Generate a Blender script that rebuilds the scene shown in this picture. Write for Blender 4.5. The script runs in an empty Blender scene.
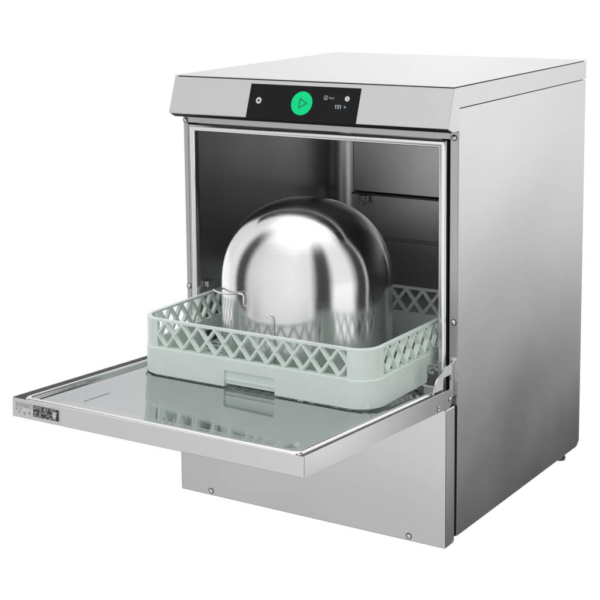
import bpy, bmesh, math, random
from math import sin, cos, pi, radians, sqrt, atan2
from mathutils import Vector, Matrix
random.seed(4)
ZG = 0.1105                      # survey height of the ground sheet; everything is shifted down by this
S = bpy.context.scene
C = S.collection

# ------------------------------------------------------------------ materials
def new_mat(name):
    m = bpy.data.materials.new(name); m.use_nodes = True
    return m, m.node_tree.nodes, m.node_tree.links, m.node_tree.nodes['Principled BSDF']

def steel(name, col, rough, grain=(400, 400, 8), rvar=0.06, bump=0.02, cvar=0.04, smudge=0.05, wave=0.0):
    """brushed stainless steel: stretched noise is the grain, broad noise the uneven polish"""
    m, N, L, b = new_mat(name)
    tc = N.new('ShaderNodeTexCoord')
    mp = N.new('ShaderNodeMapping'); mp.inputs['Scale'].default_value = grain
    L.new(tc.outputs['Object'], mp.inputs['Vector'])
    n = N.new('ShaderNodeTexNoise'); n.inputs['Scale'].default_value = 1.0; n.inputs['Detail'].default_value = 3
    L.new(mp.outputs[0], n.inputs['Vector'])
    n2 = N.new('ShaderNodeTexNoise'); n2.inputs['Scale'].default_value = 7.0; n2.inputs['Detail'].default_value = 4
    L.new(tc.outputs['Object'], n2.inputs['Vector'])
    mr = N.new('ShaderNodeMapRange'); mr.inputs[1].default_value = 0.25; mr.inputs[2].default_value = 0.75
    mr.inputs[3].default_value = rough - rvar; mr.inputs[4].default_value = rough + rvar
    L.new(n.outputs['Fac'], mr.inputs[0])
    ms = N.new('ShaderNodeMath'); ms.operation = 'MULTIPLY_ADD'; ms.inputs[1].default_value = smudge * 2; ms.inputs[2].default_value = -smudge
    L.new(n2.outputs['Fac'], ms.inputs[0])
    ad = N.new('ShaderNodeMath'); ad.operation = 'ADD'; ad.use_clamp = True
    L.new(mr.outputs[0], ad.inputs[0]); L.new(ms.outputs[0], ad.inputs[1]); L.new(ad.outputs[0], b.inputs['Roughness'])
    mx = N.new('ShaderNodeMix'); mx.data_type = 'RGBA'
    mx.inputs[6].default_value = (*[c * (1 - cvar) for c in col], 1); mx.inputs[7].default_value = (*[min(1, c * (1 + cvar)) for c in col], 1)
    L.new(n.outputs['Fac'], mx.inputs[0]); L.new(mx.outputs[2], b.inputs['Base Color'])
    b.inputs['Metallic'].default_value = 1.0
    if bump:
        bp = N.new('ShaderNodeBump'); bp.inputs['Strength'].default_value = bump; bp.inputs['Distance'].default_value = 0.002
        L.new(n.outputs['Fac'], bp.inputs['Height']); L.new(bp.outputs[0], b.inputs['Normal'])
        if wave:                              # slight waviness of thin sheet metal
            n3 = N.new('ShaderNodeTexNoise'); n3.inputs['Scale'].default_value = 4.0; n3.inputs['Detail'].default_value = 0
            L.new(tc.outputs['Object'], n3.inputs['Vector'])
            b3 = N.new('ShaderNodeBump'); b3.inputs['Strength'].default_value = 1.0; b3.inputs['Distance'].default_value = wave
            L.new(n3.outputs['Fac'], b3.inputs['Height']); L.new(b3.outputs[0], bp.inputs['Normal'])
    return m

def plain(name, col, rough, metal=0.0, spec=0.5, nscale=60, cvar=0.03, emit=None, es=1.0, sss=0.0):
    m, N, L, b = new_mat(name)
    tc = N.new('ShaderNodeTexCoord'); n = N.new('ShaderNodeTexNoise'); n.inputs['Scale'].default_value = nscale
    n.inputs['Detail'].default_value = 4
    L.new(tc.outputs['Object'], n.inputs['Vector'])
    mx = N.new('ShaderNodeMix'); mx.data_type = 'RGBA'
    mx.inputs[6].default_value = (*[c * (1 - cvar) for c in col], 1); mx.inputs[7].default_value = (*[min(1, c * (1 + cvar)) for c in col], 1)
    L.new(n.outputs['Fac'], mx.inputs[0]); L.new(mx.outputs[2], b.inputs['Base Color'])
    b.inputs['Roughness'].default_value = rough; b.inputs['Metallic'].default_value = metal
    b.inputs['Specular IOR Level'].default_value = spec
    if emit:
        b.inputs['Emission Color'].default_value = (*emit, 1); b.inputs['Emission Strength'].default_value = es
    if sss:
        b.inputs['Subsurface Weight'].default_value = sss; b.inputs['Subsurface Radius'].default_value = (0.01, 0.012, 0.01)
        b.inputs['Subsurface Scale'].default_value = 0.3
    return m

M = dict(
    front=steel('brushed_steel_horizontal', (0.67, 0.67, 0.67), 0.20, grain=(12, 700, 700), rvar=.015, cvar=.02, bump=.004, smudge=.03, wave=.0025),
    side=steel('brushed_steel_side', (0.69, 0.69, 0.69), 0.17, grain=(700, 30, 700), rvar=.008, cvar=0.016, bump=.003, smudge=.03, wave=.0025),
    door=steel('brushed_steel_door', (0.69, 0.69, 0.69), 0.13, grain=(8, 500, 500), rvar=.02, cvar=.015, bump=.004, smudge=.02),
    top=steel('brushed_steel_top', (0.74, 0.74, 0.74), 0.16, grain=(12, 700, 700), rvar=.015, cvar=.015, bump=.004, smudge=.02, wave=.0012),
    trim=steel('polished_steel_trim', (0.86, 0.86, 0.85), 0.22, grain=(300, 300, 10)),
    flange=steel('dull_steel_flange', (0.50, 0.50, 0.50), 0.34, grain=(300, 300, 10)),
    inner=steel('chamber_steel', (0.54, 0.54, 0.54), 0.30, grain=(120, 120, 3), rvar=.01, cvar=.015, bump=.001, smudge=0.05, wave=.004),
    door_pan=steel('door_pan_steel', (0.50, 0.515, 0.525), 0.06, grain=(8, 300, 300), rvar=0.02, cvar=.02, bump=0.004, smudge=0.03),
    bowl=steel('spun_bowl_steel', (0.77, 0.77, 0.77), 0.155, grain=(4, 4, 300), rvar=0.02, cvar=.04, bump=0.004, smudge=0.02),
    wire=steel('polished_wire', (0.78, 0.78, 0.78), 0.15, grain=(60, 60, 60), bump=0),
    screw=steel('screw_steel', (0.75, 0.75, 0.75), 0.16, grain=(60, 60, 60), bump=0),
    washer=steel('dark_washer', (0.10, 0.10, 0.10), 0.35, grain=(60, 60, 60), bump=0),
    dark=plain('dark_rubber', (0.035, 0.035, 0.037), 0.45),
    gasket_shade=plain('grey_gasket_shade', (0.06, 0.06, 0.062), 0.35),  # door gasket, and the painted shadow strip under the duct
    void=plain('black_gap_shade', (0.008, 0.008, 0.008), 0.7, spec=0.2),  # black stands in for shade in gaps and under the hood
    glass=plain('black_control_glass', (0.010, 0.010, 0.0105), 0.14, spec=0.14),
    display=plain('blue_black_display', (0.010, 0.013, 0.015), 0.16, spec=0.14, emit=(0.3, 0.6, 0.8), es=0.002),
    green=plain('green_touch_button', (0.005, 0.26, 0.10), 0.4, emit=(0.0, 0.47, 0.165), es=1.0, nscale=400, spec=0.1),
    green_dark=plain('dark_green_print', (0.0, 0.10, 0.055), 0.5),
    white=plain('white_print', (0.6, 0.6, 0.6), 0.5, emit=(1, 1, 1), es=0.1),
    grey_print=plain('grey_print', (0.30, 0.30, 0.30), 0.5, emit=(1, 1, 1), es=0.12),
    rack=plain('pale_green_plastic', (0.82, 0.905, 0.86), 0.36, spec=0.4, nscale=35, cvar=0.05),
    sticker=plain('silver_sticker', (0.66, 0.66, 0.66), 0.4, nscale=200),
    ink=plain('black_ink', (0.04, 0.04, 0.04), 0.5),
    ink_grey=plain('grey_ink', (0.22, 0.22, 0.22), 0.5),
)

_m = M['bowl']; _N, _L = _m.node_tree.nodes, _m.node_tree.links       # spun metal: polish marks run round the axis
_b = _N['Principled BSDF']; _b.inputs['Anisotropic'].default_value = 0.85; _b.inputs['Anisotropic Rotation'].default_value = 0.25
_t = _N.new('ShaderNodeTangent'); _t.direction_type = 'RADIAL'; _t.axis = 'Z'; _L.new(_t.outputs[0], _b.inputs['Tangent'])
# ------------------------------------------------------------------ object helpers
def thing(name, label, cat, loc):
    o = bpy.data.objects.new(name, None); C.objects.link(o)
    o.location = (loc[0], loc[1], loc[2] - ZG); o.empty_display_size = 0.05
    o['label'] = label; o['category'] = cat
    return o
def wloc(o):
    v = Vector((0, 0, 0))
    while o: v += o.location; o = o.parent
    return v
def fin(name, bm, mat, parent=None, smooth=None):
    """link a bmesh given in survey coordinates as one object"""
    off = wloc(parent) if parent else Vector((0, 0, 0))
    bmesh.ops.translate(bm, verts=bm.verts, vec=Vector((0, 0, -ZG)) - off)
    bmesh.ops.recalc_face_normals(bm, faces=bm.faces)
    me = bpy.data.meshes.new(name); bm.to_mesh(me); bm.free()
    mats = mat if isinstance(mat, (list, tuple)) else [mat]
    for m in mats: me.materials.append(m)
    if smooth:
        for p in me.polygons: p.use_smooth = True
        me.set_sharp_from_angle(angle=radians(smooth))
    o = bpy.data.objects.new(name, me); C.objects.link(o)
    if parent: o.parent = parent
    return o
def BM(): return bmesh.new()
def box(bm, x0, x1, y0, y1, z0, z1, bev=0.0, seg=2, mi=0):
    vs = [bm.verts.new((x, y, z)) for x in (x0, x1) for y in (y0, y1) for z in (z0, z1)]
    f = [(0, 1, 3, 2), (4, 6, 7, 5), (0, 4, 5, 1), (2, 3, 7, 6), (0, 2, 6, 4), (1, 5, 7, 3)]
    fs = [bm.faces.new([vs[i] for i in q]) for q in f]
    for q in fs: q.material_index = mi
    bmesh.ops.recalc_face_normals(bm, faces=fs)
    if bev:
        es = list({e for q in fs for e in q.edges})
        bmesh.ops.bevel(bm, geom=es, offset=bev, segments=seg, affect='EDGES', profile=0.5, clamp_overlap=True)
def prism(bm, pts, a0, a1, axis='x', bev=0.0, seg=2):
    """extrude polygon pts; axis x: pts=(y,z); y: pts=(x,z); z: pts=(x,y)"""
    def mk(p, a):
        return {'x': (a, p[0], p[1]), 'y': (p[0], a, p[1]), 'z': (p[0], p[1], a)}[axis]
    A = [bm.verts.new(mk(p, a0)) for p in pts]; B = [bm.verts.new(mk(p, a1)) for p in pts]
    fs = [bm.faces.new(A), bm.faces.new(B[::-1])]
    n = len(pts)
    for i in range(n): fs.append(bm.faces.new([A[i], B[i], B[(i + 1) % n], A[(i + 1) % n]]))
    bmesh.ops.recalc_face_normals(bm, faces=fs)
    if bev:
        es = list({e for q in fs for e in q.edges})
        bmesh.ops.bevel(bm, geom=es, offset=bev, segments=seg, affect='EDGES', profile=0.5, clamp_overlap=True)
def tube(bm, pts, r, n=12, closed=False, caps=True):
    pts = [Vector(p) for p in pts]; rings = []
    N = len(pts); up = None
    for i, p in enumerate(pts):
        a = pts[i - 1] if (i > 0 or closed) else p
        b = pts[(i + 1) % N] if (i < N - 1 or closed) else p
        t = (b - a).normalized()
        if up is None:
            up = Vector((0, 0, 1)) if abs(t.z) < 0.9 else Vector((1, 0, 0))
        u = (up - t * up.dot(t)).normalized(); up = u
        v = t.cross(u)
        rings.append([bm.verts.new(p + (u * cos(2 * pi * k / n) + v * sin(2 * pi * k / n)) * r) for k in range(n)])
    for i in range(N if closed else N - 1):
        A, B = rings[i], rings[(i + 1) % N]
        for k in range(n): bm.faces.new([A[k], A[(k + 1) % n], B[(k + 1) % n], B[k]])
    if caps and not closed:
        bm.faces.new(rings[0][::-1]); bm.faces.new(rings[-1])
def lathe(bm, prof, cx, cy, n=64, axis='z', cz=0):
    rings = []
    for (r, h) in prof:
        if r < 1e-6:
            c = {'z': (cx, cy, h), 'y': (cx, h, cz), 'x': (h, cy, cz)}[axis]
            rings.append([bm.verts.new(c)]); continue
        ring = []
        for k in range(n):
            a = 2 * pi * k / n
            ring.append(bm.verts.new({'z': (cx + r * cos(a), cy + r * sin(a), h), 'y': (cx + r * cos(a), h, cz + r * sin(a)),
                                      'x': (h, cy + r * cos(a), cz + r * sin(a))}[axis]))
        rings.append(ring)
    for A, B in zip(rings, rings[1:]):
        for k in range(n):
            a0, a1 = A[k % len(A)], A[(k + 1) % len(A)]; b0, b1 = B[k % len(B)], B[(k + 1) % len(B)]
            q = []
            for v in (a0, a1, b1, b0):
                if v not in q: q.append(v)
            if len(q) > 2: bm.faces.new(q)
def holes_sheet(bm, outer, holes, depth, place, bev=0.0):
    """flat sheet with holes (2-D curve fill), thickness depth, put in space by place(u, v, w)"""
    cu = bpy.data.curves.new('tmp', 'CURVE'); cu.dimensions = '2D'; cu.fill_mode = 'BOTH'
    cu.extrude = depth / 2 - bev; cu.bevel_depth = bev; cu.bevel_resolution = 1; cu.offset = -bev
    for poly in [outer] + holes:
        s = cu.splines.new('POLY'); s.points.add(len(poly) - 1); s.use_cyclic_u = True
        for p, q in zip(s.points, poly): p.co = (q[0], q[1], 0, 1)
    o = bpy.data.objects.new('tmp', cu); C.objects.link(o)
    dg = bpy.context.evaluated_depsgraph_get()
    me = bpy.data.meshes.new_from_object(o.evaluated_get(dg))
    k0 = len(bm.verts)
    bm.from_mesh(me); bm.verts.ensure_lookup_table()
    for v in bm.verts[k0:]: v.co = Vector(place(v.co.x, v.co.y, v.co.z))
    bpy.data.objects.remove(o); bpy.data.curves.remove(cu); bpy.data.meshes.remove(me)
def text_mesh(bm, s, size, place, depth=0.0004, align='CENTER', bold=0.0):
    cu = bpy.data.curves.new('tmp', 'FONT'); cu.body = s; cu.size = size; cu.extrude = depth / 2
    cu.align_x = align; cu.align_y = 'CENTER'; cu.offset = bold
    o = bpy.data.objects.new('tmp', cu); C.objects.link(o)
    dg = bpy.context.evaluated_depsgraph_get()
    me = bpy.data.meshes.new_from_object(o.evaluated_get(dg))
    k0 = len(bm.verts)
    bm.from_mesh(me); bm.verts.ensure_lookup_table()
    for v in bm.verts[k0:]: v.co = Vector(place(v.co.x, v.co.y, v.co.z))
    bpy.data.objects.remove(o); bpy.data.curves.remove(cu); bpy.data.meshes.remove(me)
def screw(name, x, y, z, r, parent, axis='y', sgn=-1):
    """pan-head screw: domed head standing on a thin washer, small cross recess"""
    bm = BM()
    base = {'y': y, 'x': x}[axis]
    pr = [(r * 1.3, 0), (r * 1.3, .0006), (r, .0007), (r * .97, .0016), (r * .75, .0026), (r * .4, .0031), (r * .22, .0031), (r * .18, .0018), (0, .0018)]
    lathe(bm, [(a, base + sgn * h) for a, h in pr], x, y, 20, axis, z)
    for f in bm.faces:
        c = f.calc_center_median(); q = sqrt((c.x - x) ** 2 + (c.z - z) ** 2) if axis == 'y' else sqrt((c.y - y) ** 2 + (c.z - z) ** 2)
        if q > r * 1.01 or q < r * 0.2: f.material_index = 1
    return fin(name, bm, [M['screw'], M['washer']], parent, 40)

# ------------------------------------------------------------------ dimensions (metres, survey frame)
W, D = 0.600, 0.622
ZT, ZS, ZL = 0.9555, 0.9158, 0.884        # top, side seam, hood lip
YB = 0.0222                                # plane of the front frame
YL = -0.0242                               # hood lip
XI0, XI1 = 0.0285, 0.5615                  # opening
ZO = 0.844
ZB = 0.1237
YP = -0.0209; ZP = 0.1128; ZPT = 0.3745    # lower front panel

mach = thing('dishwasher', 'stainless steel front loading dishwasher with its door folded down open', 'dishwasher', (0.30, 0.30, ZG))

# --- side panels (sheet steel with folded front edge)
for nm, xa, xb in (('side_panel', 0.5984, 0.600), ('side_panel', 0.0, 0.0016)):
    bm = BM()
    ch = 0.014
    pts = [(YB + 0.0004, ZB), (D - ch, ZB), (D, ZB + ch * 0.75), (D, ZS - 0.0016), (YB + 0.0004, ZS - 0.0016)]
    prism(bm, pts, xa, xb, 'x', bev=0.0005, seg=2)
    fin(nm, bm, M['side'], mach)
# back, base, structural core behind chamber
bm = BM(); box(bm, 0.0018, 0.5982, D - 0.003, D - 0.0012, ZB + 0.012, ZS - 0.002); fin('back_panel', bm, M['side'], mach)
bm = BM(); box(bm, 0.002, 0.598, 0.024, D - 0.0035, ZB + 0.002, ZB + 0.004); fin('base_plate', bm, M['flange'], mach)

# --- front flanges
bm = BM(); box(bm, 0.5830, 0.5982, YB, YB + 0.012, 0.372, 0.8735, 0.0006); f = fin('front_flange', bm, M['flange'], mach)
bm = BM(); box(bm, 0.0018, 0.0105, YB, YB + 0.012, 0.372, 0.8735, 0.0006); fin('front_flange', bm, M['flange'], mach)
bm = BM(); box(bm, 0.0107, 0.5828, YB + 0.0004, YB + 0.0095, 0.8592, 0.8738, 0.0008); fin('top_rail', bm, M['flange'], mach)
# rolled strip round the opening (left, right, top) as one mitred bead
bm = BM()
sec = [(-1, 0.006), (-0.92, -0.001), (-0.62, -0.0042), (-0.05, -0.0052), (0.25, -0.0046), (0.55, -0.0030), (0.80, -0.0034), (1, -0.0015), (1, 0.018)]
xl, xr, zt = 0.0122, 0.5773, 0.8572; wd = 0.0157
rows = []
for (t, dy) in sec:
    s = (t + 1) / 2 * wd
    rows.append([bm.verts.new(p) for p in ((xl + s, YB + dy, 0.376), (xl + s, YB + dy, zt - s * 0.86), (xr - s, YB + dy, zt - s * 0.86), (xr - s, YB + dy, 0.376))])
for A, B in zip(rows, rows[1:]):
    for k in range(3): bm.faces.new([A[k], A[k + 1], B[k + 1], B[k]])
fin('opening_trim', bm, M['trim'], mach, 50)
# dark seal behind the trim
bm = BM(); box(bm, 0.5775, 0.5828, YB + 0.009, YB + 0.014, 0.376, 0.858); fin('opening_seal', bm, M['void'], mach)
bm = BM(); box(bm, 0.0107, 0.0121, YB + 0.009, YB + 0.014, 0.376, 0.858); fin('opening_seal', bm, M['void'], mach)

# --- hood: folded cap with nose
bm = BM()
T1 = ZT - 0.0030
noseb = 0.8748
prof = [(0.0002, T1), (YL, ZL + 0.0), (YL + 0.0012, ZL - 0.0014), (-0.007, noseb + .0004), (YB - 0.0006, noseb), (YB - 0.0006, ZS), (D - 0.001, ZS), (D - 0.001, T1)]
prism(bm, prof, -0.0012, W + 0.0012, 'x', bev=0.0006, seg=2)
hood = fin('hood', bm, M['front'], mach)
bm = BM(); box(bm, 0.004, W - 0.004, 0.004, D - 0.004, T1 - 0.0004, ZT - 0.0014); fin('seam', bm, M['void'], mach)
bm = BM(); box(bm, -0.0016, W + 0.0016, -0.0014, D, ZT - 0.0015, ZT, 0.0005, 2); fin('top_panel', bm, M['top'], mach)
bm = BM(); prism(bm, [(-0.0215, 0.8812), (-0.0075, 0.8745), (YB + 0.010, 0.8740), (YB + 0.010, 0.8752), (-0.0075, 0.8757), (-0.0215, 0.8824)], 0.0015, 0.5985); fin('hood_underside_shade', bm, M['void'], mach)  # black sheet, paints the dark of the hood's underside

# --- control panel on the sloping hood face
sl = Vector((0, YL - 0.0002, ZL - T1)); sl_len = sl.length; slu = sl.normalized()
nrm = Vector((0, slu.z, -slu.y)); nrm = nrm if nrm.y < 0 else -nrm
top_pt = Vector((0, 0.0002, T1))
def on_hood(x, t, w=0.0):                 # t = fraction from top edge down to the lip, w = lift off the face
    p = top_pt + slu * (t * sl_len) + nrm * w
    return (x, p.y, p.z)
def place_hood(x0, t0):
    base = Vector(on_hood(x0, t0))
    return lambda u, v, w: tuple(base + Vector((1, 0, 0)) * u - slu * v + nrm * w)

def hood_poly(bm, pts, w0, w1):
    """pts = (x, t) on the hood face; slab between lifts w0 and w1"""
    A = [bm.verts.new(on_hood(x, t, w0)) for x, t in pts]; B = [bm.verts.new(on_hood(x, t, w1)) for x, t in pts]
    bm.faces.new(A); bm.faces.new(B[::-1]); n = len(pts)
    for i in range(n): bm.faces.new([A[i], B[i], B[(i + 1) % n], A[(i + 1) % n]])
def hood_disc(bm, x, t, r, w0, w1, n=40, r_in=0.0):
    k = r / sl_len
    out = [(x + r * cos(2 * pi * i / n), t + k * sin(2 * pi * i / n)) for i in range(n)]
    if not r_in: hood_poly(bm, out, w0, w1); return
    q = r_in / sl_len
    inn = [(x + r_in * cos(2 * pi * i / n), t + q * sin(2 * pi * i / n)) for i in range(n)]
    A = [bm.verts.new(on_hood(a, b, w1)) for a, b in out]; B = [bm.verts.new(on_hood(a, b, w1)) for a, b in inn]
    A0 = [bm.verts.new(on_hood(a, b, w0)) for a, b in out]; B0 = [bm.verts.new(on_hood(a, b, w0)) for a, b in inn]
    for i in range(n):
        j = (i + 1) % n
        bm.faces.new([A[i], A[j], B[j], B[i]]); bm.faces.new([A0[i], A0[j], A[j], A[i]]); bm.faces.new([B0[i], B0[j], B[j], B[i]])
bm = BM(); CX0, CX1 = 0.1800, 0.4178
hood_poly(bm, [(CX0, 0.106), (CX1, 0.106), (CX1, 1.03), (CX0, 1.03)], -0.0004, 0.0009)
es = [e for e in bm.edges]
bmesh.ops.bevel(bm, geom=es, offset=0.0004, segments=2, affect='EDGES', profile=0.5)
panel = fin('control_panel', bm, M['glass'], mach)
G = 0.0009
bm = BM(); hood_poly(bm, [(0.3560, 0.27), (0.4010, 0.27), (0.4010, 0.78), (0.3560, 0.78)], G - 0.0004, G + 0.00005); fin('display', bm, M['display'], panel)
bm = BM(); hood_disc(bm, 0.2980, 0.566, 0.0226, G - 0.0002, G + 0.0004, 56); fin('start_button', bm, M['green'], panel)
bm = BM()                                             # triangle outline printed on the button
def tri(r): return [(0.2975 + r * cos(a), 0.566 + r * sin(a) / sl_len) for a in (0, 2 * pi / 3, 4 * pi / 3)]
o_, i_ = tri(0.0122), tri(0.0086)
A = [bm.verts.new(on_hood(x + .001, t, G + .0006)) for x, t in o_]; B = [bm.verts.new(on_hood(x + .001, t, G + .0006)) for x, t in i_]
for i in range(3): bm.faces.new([A[i], A[(i + 1) % 3], B[(i + 1) % 3], B[i]])
fin('play_symbol', bm, M['green_dark'], panel)
bm = BM(); hood_disc(bm, 0.2030, 0.549, 0.0062, G - 0.0002, G + 0.0003, 32, 0.0024); fin('power_symbol', bm, M['white'], panel)
bm = BM(); hood_disc(bm, 0.3924, 0.391, 0.0050, G - 0.0002, G + 0.0003, 32); dsc = fin('round_icon', bm, M['white'], panel)
bm = BM(); hood_disc(bm, 0.3924, 0.391, 0.0024, G + 0.0003, G + 0.0005, 20, 0.0016); fin('icon_ring', bm, M['grey_print'], panel)
bm = BM(); text_mesh(bm, '5', 0.0105, place_hood(0.3762, 0.612))
for v in bm.verts: v.co += nrm * (G + 0.0001)
def digit_one(xc):                            # upright stroke with its flag
    h = 0.0036 / sl_len; t = 0.612; q = 0.00055
    hood_poly(bm, [(xc - q, t - h), (xc + q, t - h), (xc + q, t + h), (xc - q, t + h)], G - 0.0002, G + 0.0003)
    hood_poly(bm, [(xc - q - .0001, t - h), (xc - q - .0001, t - h + .018), (xc - .0022, t - h + .036), (xc - .0022, t - h + .020)], G - 0.0002, G + 0.0003)
digit_one(0.3714); digit_one(0.3814)
fin('temperature_digits', bm, M['white'], panel)
bm = BM(); hood_disc(bm, 0.3903, 0.607, 0.0021, G - 0.0001, G + 0.0003, 16, 0.0009); fin('degree_mark', bm, M['grey_print'], panel)
bm = BM()
def hood_rect(bm, xa, xb, ta, tb): hood_poly(bm, [(xa, ta), (xb, ta), (xb, tb), (xa, tb)], G - 0.0002, G + 0.0003)
xa, xb, ta, tb = 0.3438, 0.3512, 0.335, 0.445
hood_rect(bm, xa, xb, ta, ta + .012); hood_rect(bm, xa, xb, tb - .012, tb); hood_rect(bm, xa, xa + .0009, ta + .012, tb - .012); hood_rect(bm, xb - .0009, xb, ta + .012, tb - .012)
hood_rect(bm, xa + .002, xb - .002, 0.365, 0.376); hood_rect(bm, xa + .002, xb - .002, 0.392, 0.403); hood_rect(bm, xa + .002, xb - .002, 0.418, 0.427)
fin('programme_icon', bm, M['grey_print'], panel)
bm = BM(); text_mesh(bm, 'Hand', 0.0052, place_hood(0.3594, 0.392))
for v in bm.verts: v.co += nrm * (G + 0.0003)
fin('programme_text', bm, M['grey_print'], panel)

# --- lower front panel (its own folded box)
bm = BM(); box(bm, 0.0060, 0.5976, YP, 0.0178, ZP, ZPT, 0.0022, 3)
lower = fin('lower_front_panel', bm, M['front'], mach)
screw('screw', 0.0795, YP, 0.1225, 0.0048, lower); screw('screw', 0.5235, YP, 0.1225, 0.0048, lower)
bm = BM(); box(bm, 0.0018, 0.59835, 0.0180, 0.0250, ZB + 0.001, 0.372); fin('shadow_gap', bm, M['void'], mach)

for x, z in ((0.0048, 0.8640), (0.5905, 0.8625), (0.5912, 0.5270), (0.0052, 0.5270)):
    screw('screw', x, YB, z, 0.0046, mach)
bm = BM(); box(bm, 0.5870, 0.5985, YB - 0.004, YB - 0.0002, 0.4565, 0.4625, 0.001); box(bm, 0.5925, 0.5955, YB - 0.007, YB - 0.0002, 0.452, 0.461, 0.001)
fin('latch_hook', bm, M['trim'], mach)

# --- wash chamber: one sheet bent round, coved corners, plus ceiling and tank floor
YBK = 0.574
bm = BM()
plan = [(XI0, YB + 0.010), (XI0, 0.2), (XI0, 0.4)]
RC = 0.045
for k in range(0, 13):
    a = pi - k * (pi / 2) / 12
    plan.append((XI0 + RC + RC * cos(a), YBK - RC + RC * sin(a)))
for k in range(0, 13):
    a = pi / 2 - k * (pi / 2) / 12
    plan.append((XI1 - RC + RC * cos(a), YBK - RC + RC * sin(a)))
plan += [(XI1, 0.4), (XI1, 0.2), (XI1, YB + 0.010)]
zz = [0.380, 0.858]
rows = [[bm.verts.new((x, y, z)) for x, y in plan] for z in zz]
for k in range(len(plan) - 1): bm.faces.new([rows[0][k], rows[0][k + 1], rows[1][k + 1], rows[1][k]])
bm.faces.new(rows[0]); bm.faces.new(rows[1])
chamber = fin('wash_chamber', bm, M['inner'], mach, 40)
# outer skin of the chamber so it has thickness from behind
# upper duct on the back wall, rib, bolt, rack guides
bm = BM(); box(bm, 0.088, 0.5600, 0.545, YBK - 0.0005, 0.6500, 0.8565, 0.003, 2); fin('upper_duct', bm, M['inner'], chamber)
bm = BM(); box(bm, 0.086, 0.5600, 0.5405, 0.572, 0.6445, 0.6490, 0.001); fin('duct_shadow', bm, M['gasket_shade'], chamber)  # dark strip put in as the shadow below the duct
bm = BM(); box(bm, 0.100, 0.116, 0.548, 0.572, 0.622, 0.642, 0.003, 2); lathe(bm, [(0, 0.5440), (.005, .5442), (.0062, .5465), (.0062, .550)], 0.109, 0, 16, 'y', 0.624)
fin('duct_bolt', bm, M['inner'], chamber)
bm = BM(); tube(bm, [(0.100, 0.572, 0.5430), (0.545, 0.572, 0.5430)], 0.0035, 10); fin('wall_rib', bm, M['flange'], chamber)
for xa, xb in ((XI0 + 0.0003, XI0 + 0.012), (XI1 - 0.012, XI1 - 0.0003)):
    bm = BM(); box(bm, xa, xb, 0.040, 0.066, 0.524, 0.536, 0.002, 2); fin('rack_guide', bm, M['flange'], chamber)
    bm = BM(); box(bm, xa, xb, 0.036, 0.520, 0.4035, 0.4065, 0.001, 2); fin('rack_rail', bm, M['flange'], chamber)
# lower wash arm
bm = BM(); lathe(bm, [(0, .381), (.03, .381), (.028, .388), (.016, .391), (.016, .396), (0, .397)], 0.295, 0.30, 28)
box(bm, 0.075, 0.515, 0.288, 0.312, 0.3905, 0.3995, 0.004, 3)
fin('wash_arm', bm, M['trim'], chamber)

# --- feet
for x, y in ((0.586, 0.548), (0.530, 0.075), (0.015, 0.548), (0.060, 0.075)):
    bm = BM(); lathe(bm, [(0, ZG + .0002), (.0115, ZG + .0002), (.0125, ZG + .002), (.0125, ZG + .0075), (.008, ZG + .009), (.008, ZB + .0022), (0, ZB + .0022)], x, y, 24)
    fin('foot', bm, M['dark'], mach, 40)

# ------------------------------------------------------------------ door (folded down, front edge a little raised)
HY, HZ, TH = 0.0013, 0.4106, atan2(0.0256, 0.5109)
cT, sT = cos(TH), sin(TH)
def dl(v):                                    # door local (x, s, h) -> survey frame
    x, s_, h = v
    return (x, HY - s_ * cT + h * sT * 1.0, HZ + s_ * sT + h * cT)
def fin_d(name, bm, mat, parent, smooth=None):
    for v in bm.verts: v.co = Vector(dl(v.co))
    return fin(name, bm, mat, parent, smooth)
DX0, DX1, DL, DH = 0.0040, 0.5990, 0.5115, 0.0344
bm = BM(); t = 0.0014
box(bm, DX0, DX1, DL - t, DL, -DH, -0.0012, 0.0006)                 # front skirt
# side skirts with the rounded lower hinge corner
for xa, xb in ((DX0, DX0 + t), (DX1 - t, DX1)):
    pts = [(DL - t - 0.0001, -DH), (DL - t - 0.0001, 0), (0.001, 0.0), (-0.0005, -0.004), (-0.0005, -0.022)]
    for k in range(7):
        a = k / 6 * pi / 2
        pts.append((-0.0005 + 0.012 * (1 - cos(a)), -0.022 - (DH - 0.022) * sin(a)))
    prism(bm, pts, xa, xb, 'x', 0.0004, 2)
box(bm, DX0 + t + .0001, DX1 - t - .0001, 0.006, DL - t - .0001, -DH + 0.0004, -DH + 0.0014)   # underside sheet
door = fin_d('door', bm, M['door'], mach)
CH, CHL = 0.0120, 0.0220
for xa, xb in ((DX0 + t + .0001, DX0 + CHL), (DX1 - CH, DX1 - t - .0001)):
    bm = BM(); box(bm, xa, xb, 0.004, DL - t - 0.0002, -0.012, -0.0065)
    fin_d('door_gasket', bm, M['gasket_shade'], door)  # gasket strip; its dark colour also stands in for the channel's dark reflection
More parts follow.
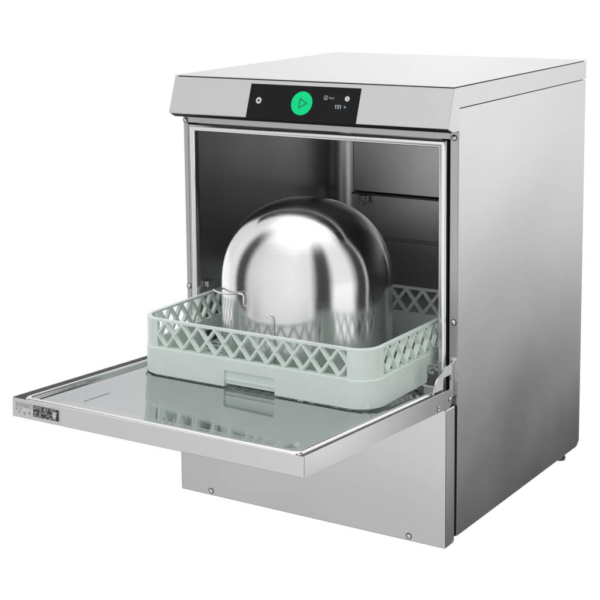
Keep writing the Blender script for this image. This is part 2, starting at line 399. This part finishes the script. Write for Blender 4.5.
# pan: nested rounded rectangles, (inset, height)
def rrect(x0, x1, s0, s1, r, n=8):
    out = []
    for cx, cy, a0 in ((x1 - r, s1 - r, 0), (x0 + r, s1 - r, pi / 2), (x0 + r, s0 + r, pi), (x1 - r, s0 + r, 3 * pi / 2)):
        for k in range(n + 1):
            a = a0 + k * (pi / 2) / n
            out.append((cx + r * cos(a), cy + r * sin(a)))
    return out
px0, px1, ps0, ps1 = DX0 + CHL - 0.001, DX1 - CH + 0.001, 0.006, DL - t - 0.0003
prof = [(0, -.0125), (0, -.0035), (.0006, -.0012), (.0020, .0008), (.0038, .0018), (.0058, .0021), (.0078, .0016), (.0095, .0002), (.0108, -.0024), (.0122, -.0056), (.0150, -.0080),
        (.030, -.0086), (.033, -.0090), (.036, -.0096), (.052, -.0097), (.055, -.0100), (.058, -.0104)]
bm = BM(); loops = []
for ins, h in prof:
    r = max(0.003, 0.016 - ins * 0.9) if ins < 0.01 else 0.006 + ins * 0.25
    loops.append([bm.verts.new((x, s_, h)) for x, s_ in rrect(px0 + ins, px1 - ins, ps0 + ins, ps1 - ins, r)])
for A, B in zip(loops, loops[1:]):
    for k in range(len(A)): bm.faces.new([A[k], A[(k + 1) % len(A)], B[(k + 1) % len(A)], B[k]])
bm.faces.new(loops[-1])
fin_d('door_pan', bm, M['door_pan'], door, 50)
bm = BM(); loops = []
for ins, h in prof[:10]:
    r = max(0.003, 0.016 - ins * 0.9) if ins < 0.01 else 0.006 + ins * 0.25
    loops.append([bm.verts.new((x, s_, h + (.0003 if h > -.01 else 0))) for x, s_ in rrect(px0 + ins - .0002, px1 - ins + .0002, ps0 + ins - .0002, ps1 - ins + .0002, r)])
for A, B in zip(loops, loops[1:]):
    for k in range(len(A)): bm.faces.new([A[k], A[(k + 1) % len(A)], B[(k + 1) % len(A)], B[k]])
fin_d('door_bead', bm, M['trim'], door, 50)
for (xc, sa, sb) in ((0.100, 0.355, 0.440),):      # pressed stiffening ribs
    bm = BM()
    for i in range(1):
        ring = []
        N_ = 14
        top, bot = [], []
        for k in range(N_):
            u = k / (N_ - 1); s_ = sa + (sb - sa) * u; wv = 0.0028 * sqrt(max(0.0, 1 - (2 * u - 1) ** 6))
            top.append([bm.verts.new((xc + wv * cos(a), s_, -0.0105 + 0.0012 * sin(a) * (wv / 0.0028))) for a in [pi * j / 6 for j in range(7)]])
        for A, B in zip(top, top[1:]):
            for j in range(6): bm.faces.new([A[j], A[j + 1], B[j + 1], B[j]])
    bmesh.ops.remove_doubles(bm, verts=bm.verts, dist=1e-6)
    fin_d('pressed_rib', bm, M['door_pan'], door, 60)
# screws on the door's side skirts
for s_, h, r in ((0.0085, -0.017, 0.0040), (0.0545, -0.0285, 0.0026), (0.0545, -0.0225, 0.0018)):
    p = dl((0, s_, h)); screw('door_screw', DX1, p[1], p[2], r, door, 'x', 1)
# hinge arms: quarter round plates with a slot
for xc in (0.5915, 0.0085):
    bm = BM()
    out = [(0.0212, 0.3900), (0.0212, 0.4545)]
    for k in range(1, 15):
        a = k / 14 * radians(86)
        out.append((0.0200 - 0.0795 * sin(a), 0.4070 + 0.0475 * cos(a) ** 0.85))
    out += [(-0.0595, 0.3960), (-0.0540, 0.3900)]
    hole = [(-0.0205, 0.4060), (0.0095, 0.4060), (0.0095, 0.4340), (-0.0205, 0.4340)]
    hole2 = [(-0.0490, 0.3990), (-0.0455, 0.3990), (-0.0455, 0.4150), (-0.0490, 0.4150)]
    holes_sheet(bm, out, [hole, hole2], 0.0020, lambda u, v, w, xc=xc: (xc + w, u, v))
    fin('hinge_arm', bm, M['trim'], door)
# rating plate on the front skirt
bm = BM(); box(bm, 0.0068, 0.1135, DL, DL + 0.0004, -0.0315, -0.0035, 0.0002, 1)
plate = fin_d('rating_plate', bm, M['sticker'], door)
DF = DL + 0.0004
bm = BM(); box(bm, 0.0525, 0.1105, DF, DF + 0.0002, -0.0275, -0.0075); fin_d('print_block', bm, M['ink'], plate)
rnd = random.Random(11)
bm = BM()                                     # rows of illegible small print
for r_ in range(6):
    x = 0.0545; z = -0.0098 - r_ * 0.0031
    while x < 0.107:
        w_ = rnd.uniform(0.0012, 0.0052)
        if rnd.random() < 0.72: box(bm, x, min(x + w_, 0.109), DF + 0.0002, DF + 0.0003, z - rnd.choice((0.0005, 0.0009)), z + 0.0007)
        x += w_ + rnd.uniform(0.0008, 0.003)
box(bm, 0.0965, 0.1035, DF + 0.0003, DF + 0.0004, -0.0235, -0.0125)
fin_d('small_print', bm, M['sticker'], plate)
bm = BM()
box(bm, 0.0125, 0.0500, DF, DF + 0.0002, -0.0085, -0.0079); box(bm, 0.0125, 0.0500, DF, DF + 0.0002, -0.0149, -0.0143)
box(bm, 0.0125, 0.0131, DF, DF + 0.0002, -0.0142, -0.0086); box(bm, 0.0494, 0.0500, DF, DF + 0.0002, -0.0142, -0.0086)
x = 0.0150
while x < 0.046:                              # unreadable maker line: letter strokes
    k = rnd.random()
    box(bm, x, x + 0.0007, DF, DF + 0.0002, -0.0134, -0.0094)
    if k < .6: box(bm, x + 0.0008, x + 0.0022, DF, DF + 0.0002, -0.0134 + 0.0033 * rnd.choice((0, .5, 1)), -0.0127 + 0.0033 * rnd.choice((0, .5, 1)) + .0002)
    if k > .3: box(bm, x + 0.0023, x + 0.0029, DF, DF + 0.0002, -0.0134, -0.0098)
    x += 0.0042
fin_d('maker_line', bm, M['ink_grey'], plate)
bm = BM()
for (x, z, r_) in ((0.0145, -0.0195, .0022), (0.0205, -0.0245, .0030), (0.0235, -0.0185, .0018), (0.0330, -0.0255, .0026), (0.0440, -0.0235, .0026)):
    n = 3 if r_ > .0028 else 6
    A = [bm.verts.new((x + r_ * cos(2 * pi * k / n + pi / 2), DF + .0002, z + r_ * sin(2 * pi * k / n + pi / 2))) for k in range(n)]
    B = [bm.verts.new((x + .5 * r_ * cos(2 * pi * k / n + pi / 2), DF + .0002, z + .5 * r_ * sin(2 * pi * k / n + pi / 2))) for k in range(n)]
    for k in range(n): bm.faces.new([A[k], A[(k + 1) % n], B[(k + 1) % n], B[k]])
fin_d('approval_marks', bm, M['ink_grey'], plate)

# ------------------------------------------------------------------ dish rack
RX0, RX1, RY0, RY1, RZ0, RZ1 = 0.0470, 0.5460, -0.2042, 0.2690, 0.4135, 0.5195
RR, ZLED = 0.046, 0.4640
rack = thing('dish_rack', 'pale green plastic dish rack with diamond lattice sides on the open door', 'dish rack', (0.2985, 0.0324, RZ0))
def lattice_holes(L, v0, v1, n, b):
    p = L / n; a = p / 2; h = (v1 - v0) / 2; mid = (v0 + v1) / 2; hyp = sqrt(a * a + h * h)
    d = a * h / hyp; sc = (d - b / 2) / d; al = atan2(a, h); dz = (b / 2) / sin(al); dx = (b / 2) / cos(al)
    H = []
    for k in range(n):
        cx = (k + .5) * p
        H.append([(cx - a * sc, mid), (cx, mid - h * sc), (cx + a * sc, mid), (cx, mid + h * sc)])
    for k in range(n + 1):
        cx = k * p
        if 0 < k < n:
            H.append([(cx - a + dx, v1), (cx, mid + dz), (cx + a - dx, v1)]); H.append([(cx - a + dx, v0), (cx + a - dx, v0), (cx, mid - dz)])
        elif k == 0:
            H.append([(0.0004, v1), (0.0004, mid + dz), (a - dx, v1)]); H.append([(0.0004, v0), (a - dx, v0), (0.0004, mid - dz)])
        else:
            H.append([(L - 0.0004, v1), (L - a + dx, v1), (L - 0.0004, mid + dz)]); H.append([(L - 0.0004, v0), (L - 0.0004, mid - dz), (L - a + dx, v0)])
    return H
def rack_wall(origin, du, dn, L, n, notch, plate, name='rack_wall'):
    """origin = outer wall line start; du along; dn outward normal"""
    bm = BM(); du = Vector(du); dn = Vector(dn); o = Vector(origin)
    def pl(off):
        return lambda u, v, w: tuple(o + du * u + dn * (w + off) + Vector((0, 0, v - o.z)))
    T = 0.0085
    for lay, (th, off, b) in enumerate(((0.0032, -0.0016, 0.0034), (T - 0.0032, -(T + 0.0032) / 2, 0.0062))):
        # thin outer ribs standing on a wider inner rib
        holes_sheet(bm, [(0, ZLED), (L, ZLED), (L, RZ1), (0, RZ1)], lattice_holes(L, 0.4672, 0.5152, n, b), th, pl(off))
    n0, n1, nz = notch
    low = [(0, RZ0), (n0, RZ0), (n0, nz - .003), (n0 + .003, nz), (n1 - .003, nz), (n1, nz - .003), (n1, RZ0), (L, RZ0), (L, ZLED), (0, ZLED)]
    holes_sheet(bm, low, [], T + 0.0020, pl(0.0020 - (T + 0.002) / 2))
    if plate:
        holes_sheet(bm, [(n0 + .0003, RZ0 + .005), (n1 - .0003, RZ0 + .005), (n1 - .0003, nz - .0003), (n0 + .0003, nz - .0003)], [], 0.0022, pl(-0.0035))
        holes_sheet(bm, [(n0 + .0003, RZ0 + .012), (n1 - .0003, RZ0 + .012), (n1 - .0003, RZ0 + .0138), (n0 + .0003, RZ0 + .0138)], [], 0.0020, pl(-0.0014))
    # corner at the far end (u = L), turning towards -dn
    def arc(rin, rout, z0, z1, bev=False):
        cc = o + du * L - dn * RR
        N_ = 12; rr = []
        for k in range(N_ + 1):
            a = k / N_ * pi / 2
            d = dn * cos(a) + du * sin(a)
            rr.append([bm.verts.new(cc + d * r + Vector((0, 0, z - cc.z))) for r, z in ((rin, z0), (rout, z0), (rout, z1 - .0012), (rout - .0012, z1), (rin, z1))])
        for A, B in zip(rr, rr[1:]):
            for j in range(5): bm.faces.new([A[j], A[(j + 1) % 5], B[(j + 1) % 5], B[j]])
        bm.faces.new(rr[0]); bm.faces.new(rr[-1][::-1])
    arc(RR - T, RR, ZLED, RZ1); arc(RR - T, RR + 0.0020, RZ0, ZLED)
    bmesh.ops.remove_doubles(bm, verts=bm.verts, dist=2e-6)
    return fin(name, bm, M['rack'], rack, 30)
Lx, Ly = RX1 - RX0 - 2 * RR, RY1 - RY0 - 2 * RR
rack_wall((RX0 + RR, RY0, 0), (1, 0, 0), (0, -1, 0), Lx, 11, (Lx / 2 - .053, Lx / 2 + .056, 0.4440), True)
rack_wall((RX1, RY0 + RR, 0), (0, 1, 0), (1, 0, 0), Ly, 11, (0.1612, Ly - 0.1612 + .012, 0.4440), False)
rack_wall((RX1 - RR, RY1, 0), (-1, 0, 0), (0, 1, 0), Lx, 11, (Lx / 2 - .055, Lx / 2 + .055, 0.4440), True)
rack_wall((RX0, RY1 - RR, 0), (0, -1, 0), (-1, 0, 0), Ly, 11, (0.1612, Ly - 0.1612, 0.4440), False)
bm = BM()
k = 0; x = RX0 + 0.0105
while x < RX1 - 0.010:
    box(bm, x, x + 0.003, RY0 + 0.0088, RY1 - 0.0088, 0.4150, 0.4200); x += 0.0245
y = RY0 + 0.0105
while y < RY1 - 0.010:
    box(bm, RX0 + 0.0088, RX1 - 0.0088, y, y + 0.003, 0.4146, 0.4196); y += 0.0245
fin('rack_floor', bm, M['rack'], rack)
# the two short wire pegs seen over the front wall
bm = BM(); tube(bm, [(0.2335, -0.165, 0.418), (0.2337, -0.165, 0.5270)], 0.0016, 10); fin('peg', bm, M['wire'], rack, 50)
bm = BM(); tube(bm, [(0.3235, -0.165, 0.418), (0.3235, -0.165, 0.5350), (0.3225, -0.165, 0.5395), (0.3195, -0.165, 0.5425), (0.3150, -0.165, 0.5432), (0.3115, -0.165, 0.5432)], 0.0015, 10); fin('peg', bm, M['wire'], rack, 50)

# ------------------------------------------------------------------ bowl, turned upside down in the rack
BX, BY, BR, BC, BZ = 0.2960, 0.0, 0.1620, 0.5720, 0.4205
bowl = thing('mixing_bowl', 'deep polished steel bowl standing upside down in the green rack', 'bowl', (BX, BY, BZ))
bm = BM(); ne = 2.2; prof = []
for r, z in ((BR - .0012, BZ + .0006), (BR + .0028, BZ + .0002), (BR + .0042, BZ + .0022), (BR + .0040, BZ + .0048), (BR + .0016, BZ + .0066), (BR, BZ + .0085)): prof.append((r, z))
for k in range(1, 9): prof.append((BR, BZ + .0085 + (BC - BZ - .0085) * k / 8))
NK = 48
for k in range(1, NK + 1):
    a = k / NK * pi / 2
    prof.append((BR * max(0.0, cos(a)) ** (2 / ne) if k < NK else 0.0, BC + BR * sin(a) ** (2 / ne)))
inner = [(BR - .0015 , BZ + .0008)] + [(BR - .0015, BZ + (BC - BZ) * k / 4) for k in range(1, 5)]
for k in range(1, 25):
    a = k / 24 * pi / 2
    inner.append(((BR - .0015) * max(0.0, cos(a)) ** (2 / ne) if k < 24 else 0.0, BC + (BR - .0015) * sin(a) ** (2 / ne)))
lathe(bm, prof, BX, BY, 160)
lathe(bm, inner, BX, BY, 96)
fin('bowl_shell', bm, M['bowl'], bowl, 60)
# loop handle: rod bent out from the wall
Td = Vector((0.520, -0.854, 0)); Rd = Vector((0.854, 0.520, 0))
def bp_(th, r, z):
    a = radians(th); d = Td * cos(a) + Rd * sin(a)
    return Vector((BX, BY, 0)) + d * r + Vector((0, 0, z))
bm = BM()
path = [bp_(-43, BR - .001, .5560), bp_(-43, BR + .0040, .5562), bp_(-43, BR + .0065, .5600), bp_(-43, BR + .0065, .5740), bp_(-44, BR + .0075, .5780), bp_(-47, BR + .0105, .5785),
        bp_(-57, BR + .0105, .5725), bp_(-68, BR + .012, .5680), bp_(-78, BR + .0135, .5655), bp_(-88, BR + .0145, .5615), bp_(-100, BR + .016, .5520), bp_(-112, BR + .012, .5480), bp_(-120, BR + .0085, .5460), bp_(-122, BR + .0085, .5350), bp_(-122, BR - .001, .5300)]
def smooth_path(P, n=5):
    out = []
    for i in range(len(P) - 1):
        p0, p1, p2, p3 = P[max(i - 1, 0)], P[i], P[i + 1], P[min(i + 2, len(P) - 1)]
        for k in range(n):
            t = k / n
            out.append(0.5 * ((2 * p1) + (-p0 + p2) * t + (2 * p0 - 5 * p1 + 4 * p2 - p3) * t * t + (-p0 + 3 * p1 - 3 * p2 + p3) * t ** 3))
    return out + [P[-1]]
tube(bm, smooth_path(path), 0.0018, 12)
fin('handle', bm, M['wire'], bowl, 60)
for th, zc in ((-41.2, .5680), (-123.5, .5360)):
    bm = BM()
    c = bp_(th, BR + .0008, zc); a = radians(th); dn = Td * cos(a) + Rd * sin(a); tn = Vector((-dn.y, dn.x, 0))
    vs = []
    for sn in (-.0014, .0014):
        for u, z in ((-.0035, -.013), (.0035, -.013), (.0035, .013), (-.0035, .013)): vs.append(bm.verts.new(c + dn * sn + tn * u + Vector((0, 0, z))))
    for q in ((0, 1, 2, 3), (4, 5, 6, 7), (0, 1, 5, 4), (1, 2, 6, 5), (2, 3, 7, 6), (3, 0, 4, 7)): bm.faces.new([vs[i] for i in q])
    fin('handle_bracket', bm, M['wire'], bowl)

# ------------------------------------------------------------------ added white ground sheet, glows so no contact shadow shows
m, N, L, b = new_mat('glowing_white_sheet')
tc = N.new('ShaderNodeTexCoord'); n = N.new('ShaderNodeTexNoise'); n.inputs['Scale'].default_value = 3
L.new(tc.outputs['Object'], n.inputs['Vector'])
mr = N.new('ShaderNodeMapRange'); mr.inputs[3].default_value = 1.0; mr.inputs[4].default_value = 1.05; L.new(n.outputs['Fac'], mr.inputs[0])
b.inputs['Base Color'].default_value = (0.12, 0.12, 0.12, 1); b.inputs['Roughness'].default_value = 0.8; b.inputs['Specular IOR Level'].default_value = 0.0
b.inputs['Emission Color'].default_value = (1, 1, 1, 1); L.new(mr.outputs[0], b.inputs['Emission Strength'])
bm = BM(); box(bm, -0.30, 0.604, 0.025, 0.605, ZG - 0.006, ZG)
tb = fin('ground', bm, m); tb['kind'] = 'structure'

# ------------------------------------------------------------------ studio surroundings (world)
w = bpy.data.worlds.new('World'); S.world = w; w.use_nodes = True
N, L = w.node_tree.nodes, w.node_tree.links
bg = N['Background']
tc = N.new('ShaderNodeTexCoord'); sp = N.new('ShaderNodeSeparateXYZ'); L.new(tc.outputs['Generated'], sp.inputs[0])
ng = N.new('ShaderNodeMath'); ng.operation = 'MULTIPLY'; ng.inputs[1].default_value = -1; L.new(sp.outputs['Y'], ng.inputs[0])
at = N.new('ShaderNodeMath'); at.operation = 'ARCTAN2'; L.new(sp.outputs['X'], at.inputs[0]); L.new(ng.outputs[0], at.inputs[1])
az = N.new('ShaderNodeMath'); az.operation = 'MULTIPLY_ADD'; az.inputs[1].default_value = 1 / (2 * pi); az.inputs[2].default_value = 0.5; L.new(at.outputs[0], az.inputs[0])
UPR = [(-180, 0.75), (-166, 0.78), (-154, 1.0), (-144, 0.86), (-130, 0.8), (-100, 0.88), (-90, 0.95), (-82, 0.95), (-73, 0.08), (-61, 0.08), (-52, 0.78), (-22, 0.95), (10, 1.04), (36, 0.95), (46, 0.07), (60, 0.07), (69, 1.0), (92, 1.0), (104, 0.06), (120, 0.06), (130, 0.6), (146, 1.1), (165, 1.1)]
HI = [(-180, 1.15), (-100, 1.15), (-90, 0.95), (-82, 0.95), (-73, 0.08), (-61, 0.08), (-52, 0.72), (-22, 0.9), (10, 1.06), (36, 0.95), (46, 0.07), (60, 0.07), (69, 1.25), (92, 1.25), (104, 0.06), (120, 0.06), (132, 0.8), (146, 1.15), (154, 1.15), (160, 0.88), (170, 0.95), (180, 1.15)]
LO = [(-180, 1.15), (-100, 1.15), (-88, 0.95), (-80, 0.9), (-74, 0.06), (-60, 0.06), (-52, 0.72), (-37, 0.75), (-25, 1.0), (38, 0.95), (44, 0.04), (62, 0.04), (67, 1.1), (95, 1.1), (101, 0.05), (122, 0.05), (130, 0.4), (139, 1.2), (150, 1.2), (154, 0.04), (165, 0.04), (171, 1.15), (180, 1.15)]
FLO = [(-180, 1.15), (-100, 1.15), (-88, 0.95), (-80, 0.9), (-74, 0.06), (-60, 0.06), (-52, 0.30), (-38, 0.38), (-28, 0.62), (-20, 0.72), (38, 0.72), (44, 0.04), (62, 0.04), (67, 0.8), (92, 0.8), (98, 0.04), (165, 0.04), (171, 1.15), (180, 1.15)]
def ramp(tab):
    r = N.new('ShaderNodeValToRGB'); e = r.color_ramp.elements
    while len(e) > 1: e.remove(e[-1])
    first = True
    for a, v in tab:
        p = (a + 180) / 360
        el = e[0] if first else e.new(p)
        el.position = p; el.color = (v / 2, v / 2, v / 2, 1); first = False
    L.new(az.outputs[0], r.inputs[0]); return r
rh, rl, ru, rf = ramp(HI), ramp(LO), ramp(UPR), ramp(FLO)
el = N.new('ShaderNodeMapRange'); el.interpolation_type = 'SMOOTHSTEP'
el.inputs[1].default_value = -0.335; el.inputs[2].default_value = -0.11
L.new(sp.outputs['Z'], el.inputs[0])
fl = N.new('ShaderNodeMapRange'); fl.interpolation_type = 'SMOOTHSTEP'; fl.inputs[1].default_value = -0.40; fl.inputs[2].default_value = -0.31
L.new(sp.outputs['Z'], fl.inputs[0])
mf = N.new('ShaderNodeMix'); mf.data_type = 'RGBA'
L.new(fl.outputs[0], mf.inputs[0]); L.new(rf.outputs[0], mf.inputs[6]); L.new(rl.outputs[0], mf.inputs[7])
mx = N.new('ShaderNodeMix'); mx.data_type = 'RGBA'
L.new(el.outputs[0], mx.inputs[0]); L.new(mf.outputs[2], mx.inputs[6]); L.new(rh.outputs[0], mx.inputs[7])
eh = N.new('ShaderNodeMapRange'); eh.interpolation_type = 'SMOOTHSTEP'; eh.inputs[1].default_value = -0.03; eh.inputs[2].default_value = 0.05
L.new(sp.outputs['Z'], eh.inputs[0])
mx2 = N.new('ShaderNodeMix'); mx2.data_type = 'RGBA'
L.new(eh.outputs[0], mx2.inputs[0]); L.new(mx.outputs[2], mx2.inputs[6]); L.new(ru.outputs[0], mx2.inputs[7])
ov = N.new('ShaderNodeMapRange'); ov.interpolation_type = 'SMOOTHSTEP'; ov.inputs[1].default_value = 0.66; ov.inputs[2].default_value = 0.98
L.new(sp.outputs['Z'], ov.inputs[0])
mx3 = N.new('ShaderNodeMix'); mx3.data_type = 'RGBA'; mx3.inputs[7].default_value = (0.74, 0.74, 0.74, 1)      # overhead glow added to brighten the rack
L.new(ov.outputs[0], mx3.inputs[0]); L.new(mx2.outputs[2], mx3.inputs[6])
L.new(mx3.outputs[2], bg.inputs['Color']); bg.inputs['Strength'].default_value = 2.0

# unseen overhead fill lamp, added to lift the rack
ld = bpy.data.lights.new('rack_fill_lamp', 'AREA'); ld.shape = 'RECTANGLE'; ld.size = 3.2; ld.size_y = 2.4; ld.energy = 3
lo = bpy.data.objects.new('rack_fill_lamp', ld); C.objects.link(lo); lo.location = (-0.1, -0.9, 2.9)
lo.rotation_euler = (Vector((0.3, 0.0, 0.4)) - lo.location).to_track_quat('-Z', 'Y').to_euler()

# ------------------------------------------------------------------ camera
yaw, pitch, roll = 0.60556, -0.15790, -0.01913
s_, c_ = sin(yaw), cos(yaw); R0 = Vector((c_, s_, 0)); F0 = Vector((-s_, c_, 0)); U0 = Vector((0, 0, 1))
s_, c_ = sin(pitch), cos(pitch); F = F0 * c_ + U0 * s_; U = -F0 * s_ + U0 * c_
s_, c_ = sin(roll), cos(roll); R2 = R0 * c_ + U * s_; U2 = -R0 * s_ + U * c_
cd = bpy.data.cameras.new('Camera'); cam = bpy.data.objects.new('Camera', cd); C.objects.link(cam)
mt = Matrix((R2, U2, -F)).transposed().to_4x4(); mt.translation = Vector((1.76869, -2.41577, 1.22116 - ZG))
cam.matrix_world = mt
cd.sensor_width = 36; cd.lens = 1526.55278 / 600 * 36
cd.shift_x = (300 - 217.932) / 600; cd.shift_y = (179.948 - 300) / 600
cd.clip_start = 0.05; cd.clip_end = 100
S.camera = cam
S.view_settings.view_transform = 'Standard'; S.view_settings.look = 'None'; S.view_settings.exposure = 0; S.view_settings.gamma = 1
S.cycles.max_bounces = 16; S.cycles.glossy_bounces = 12; S.cycles.caustics_reflective = True
S.cycles.sample_clamp_indirect = 4
S.cycles.use_denoising = True
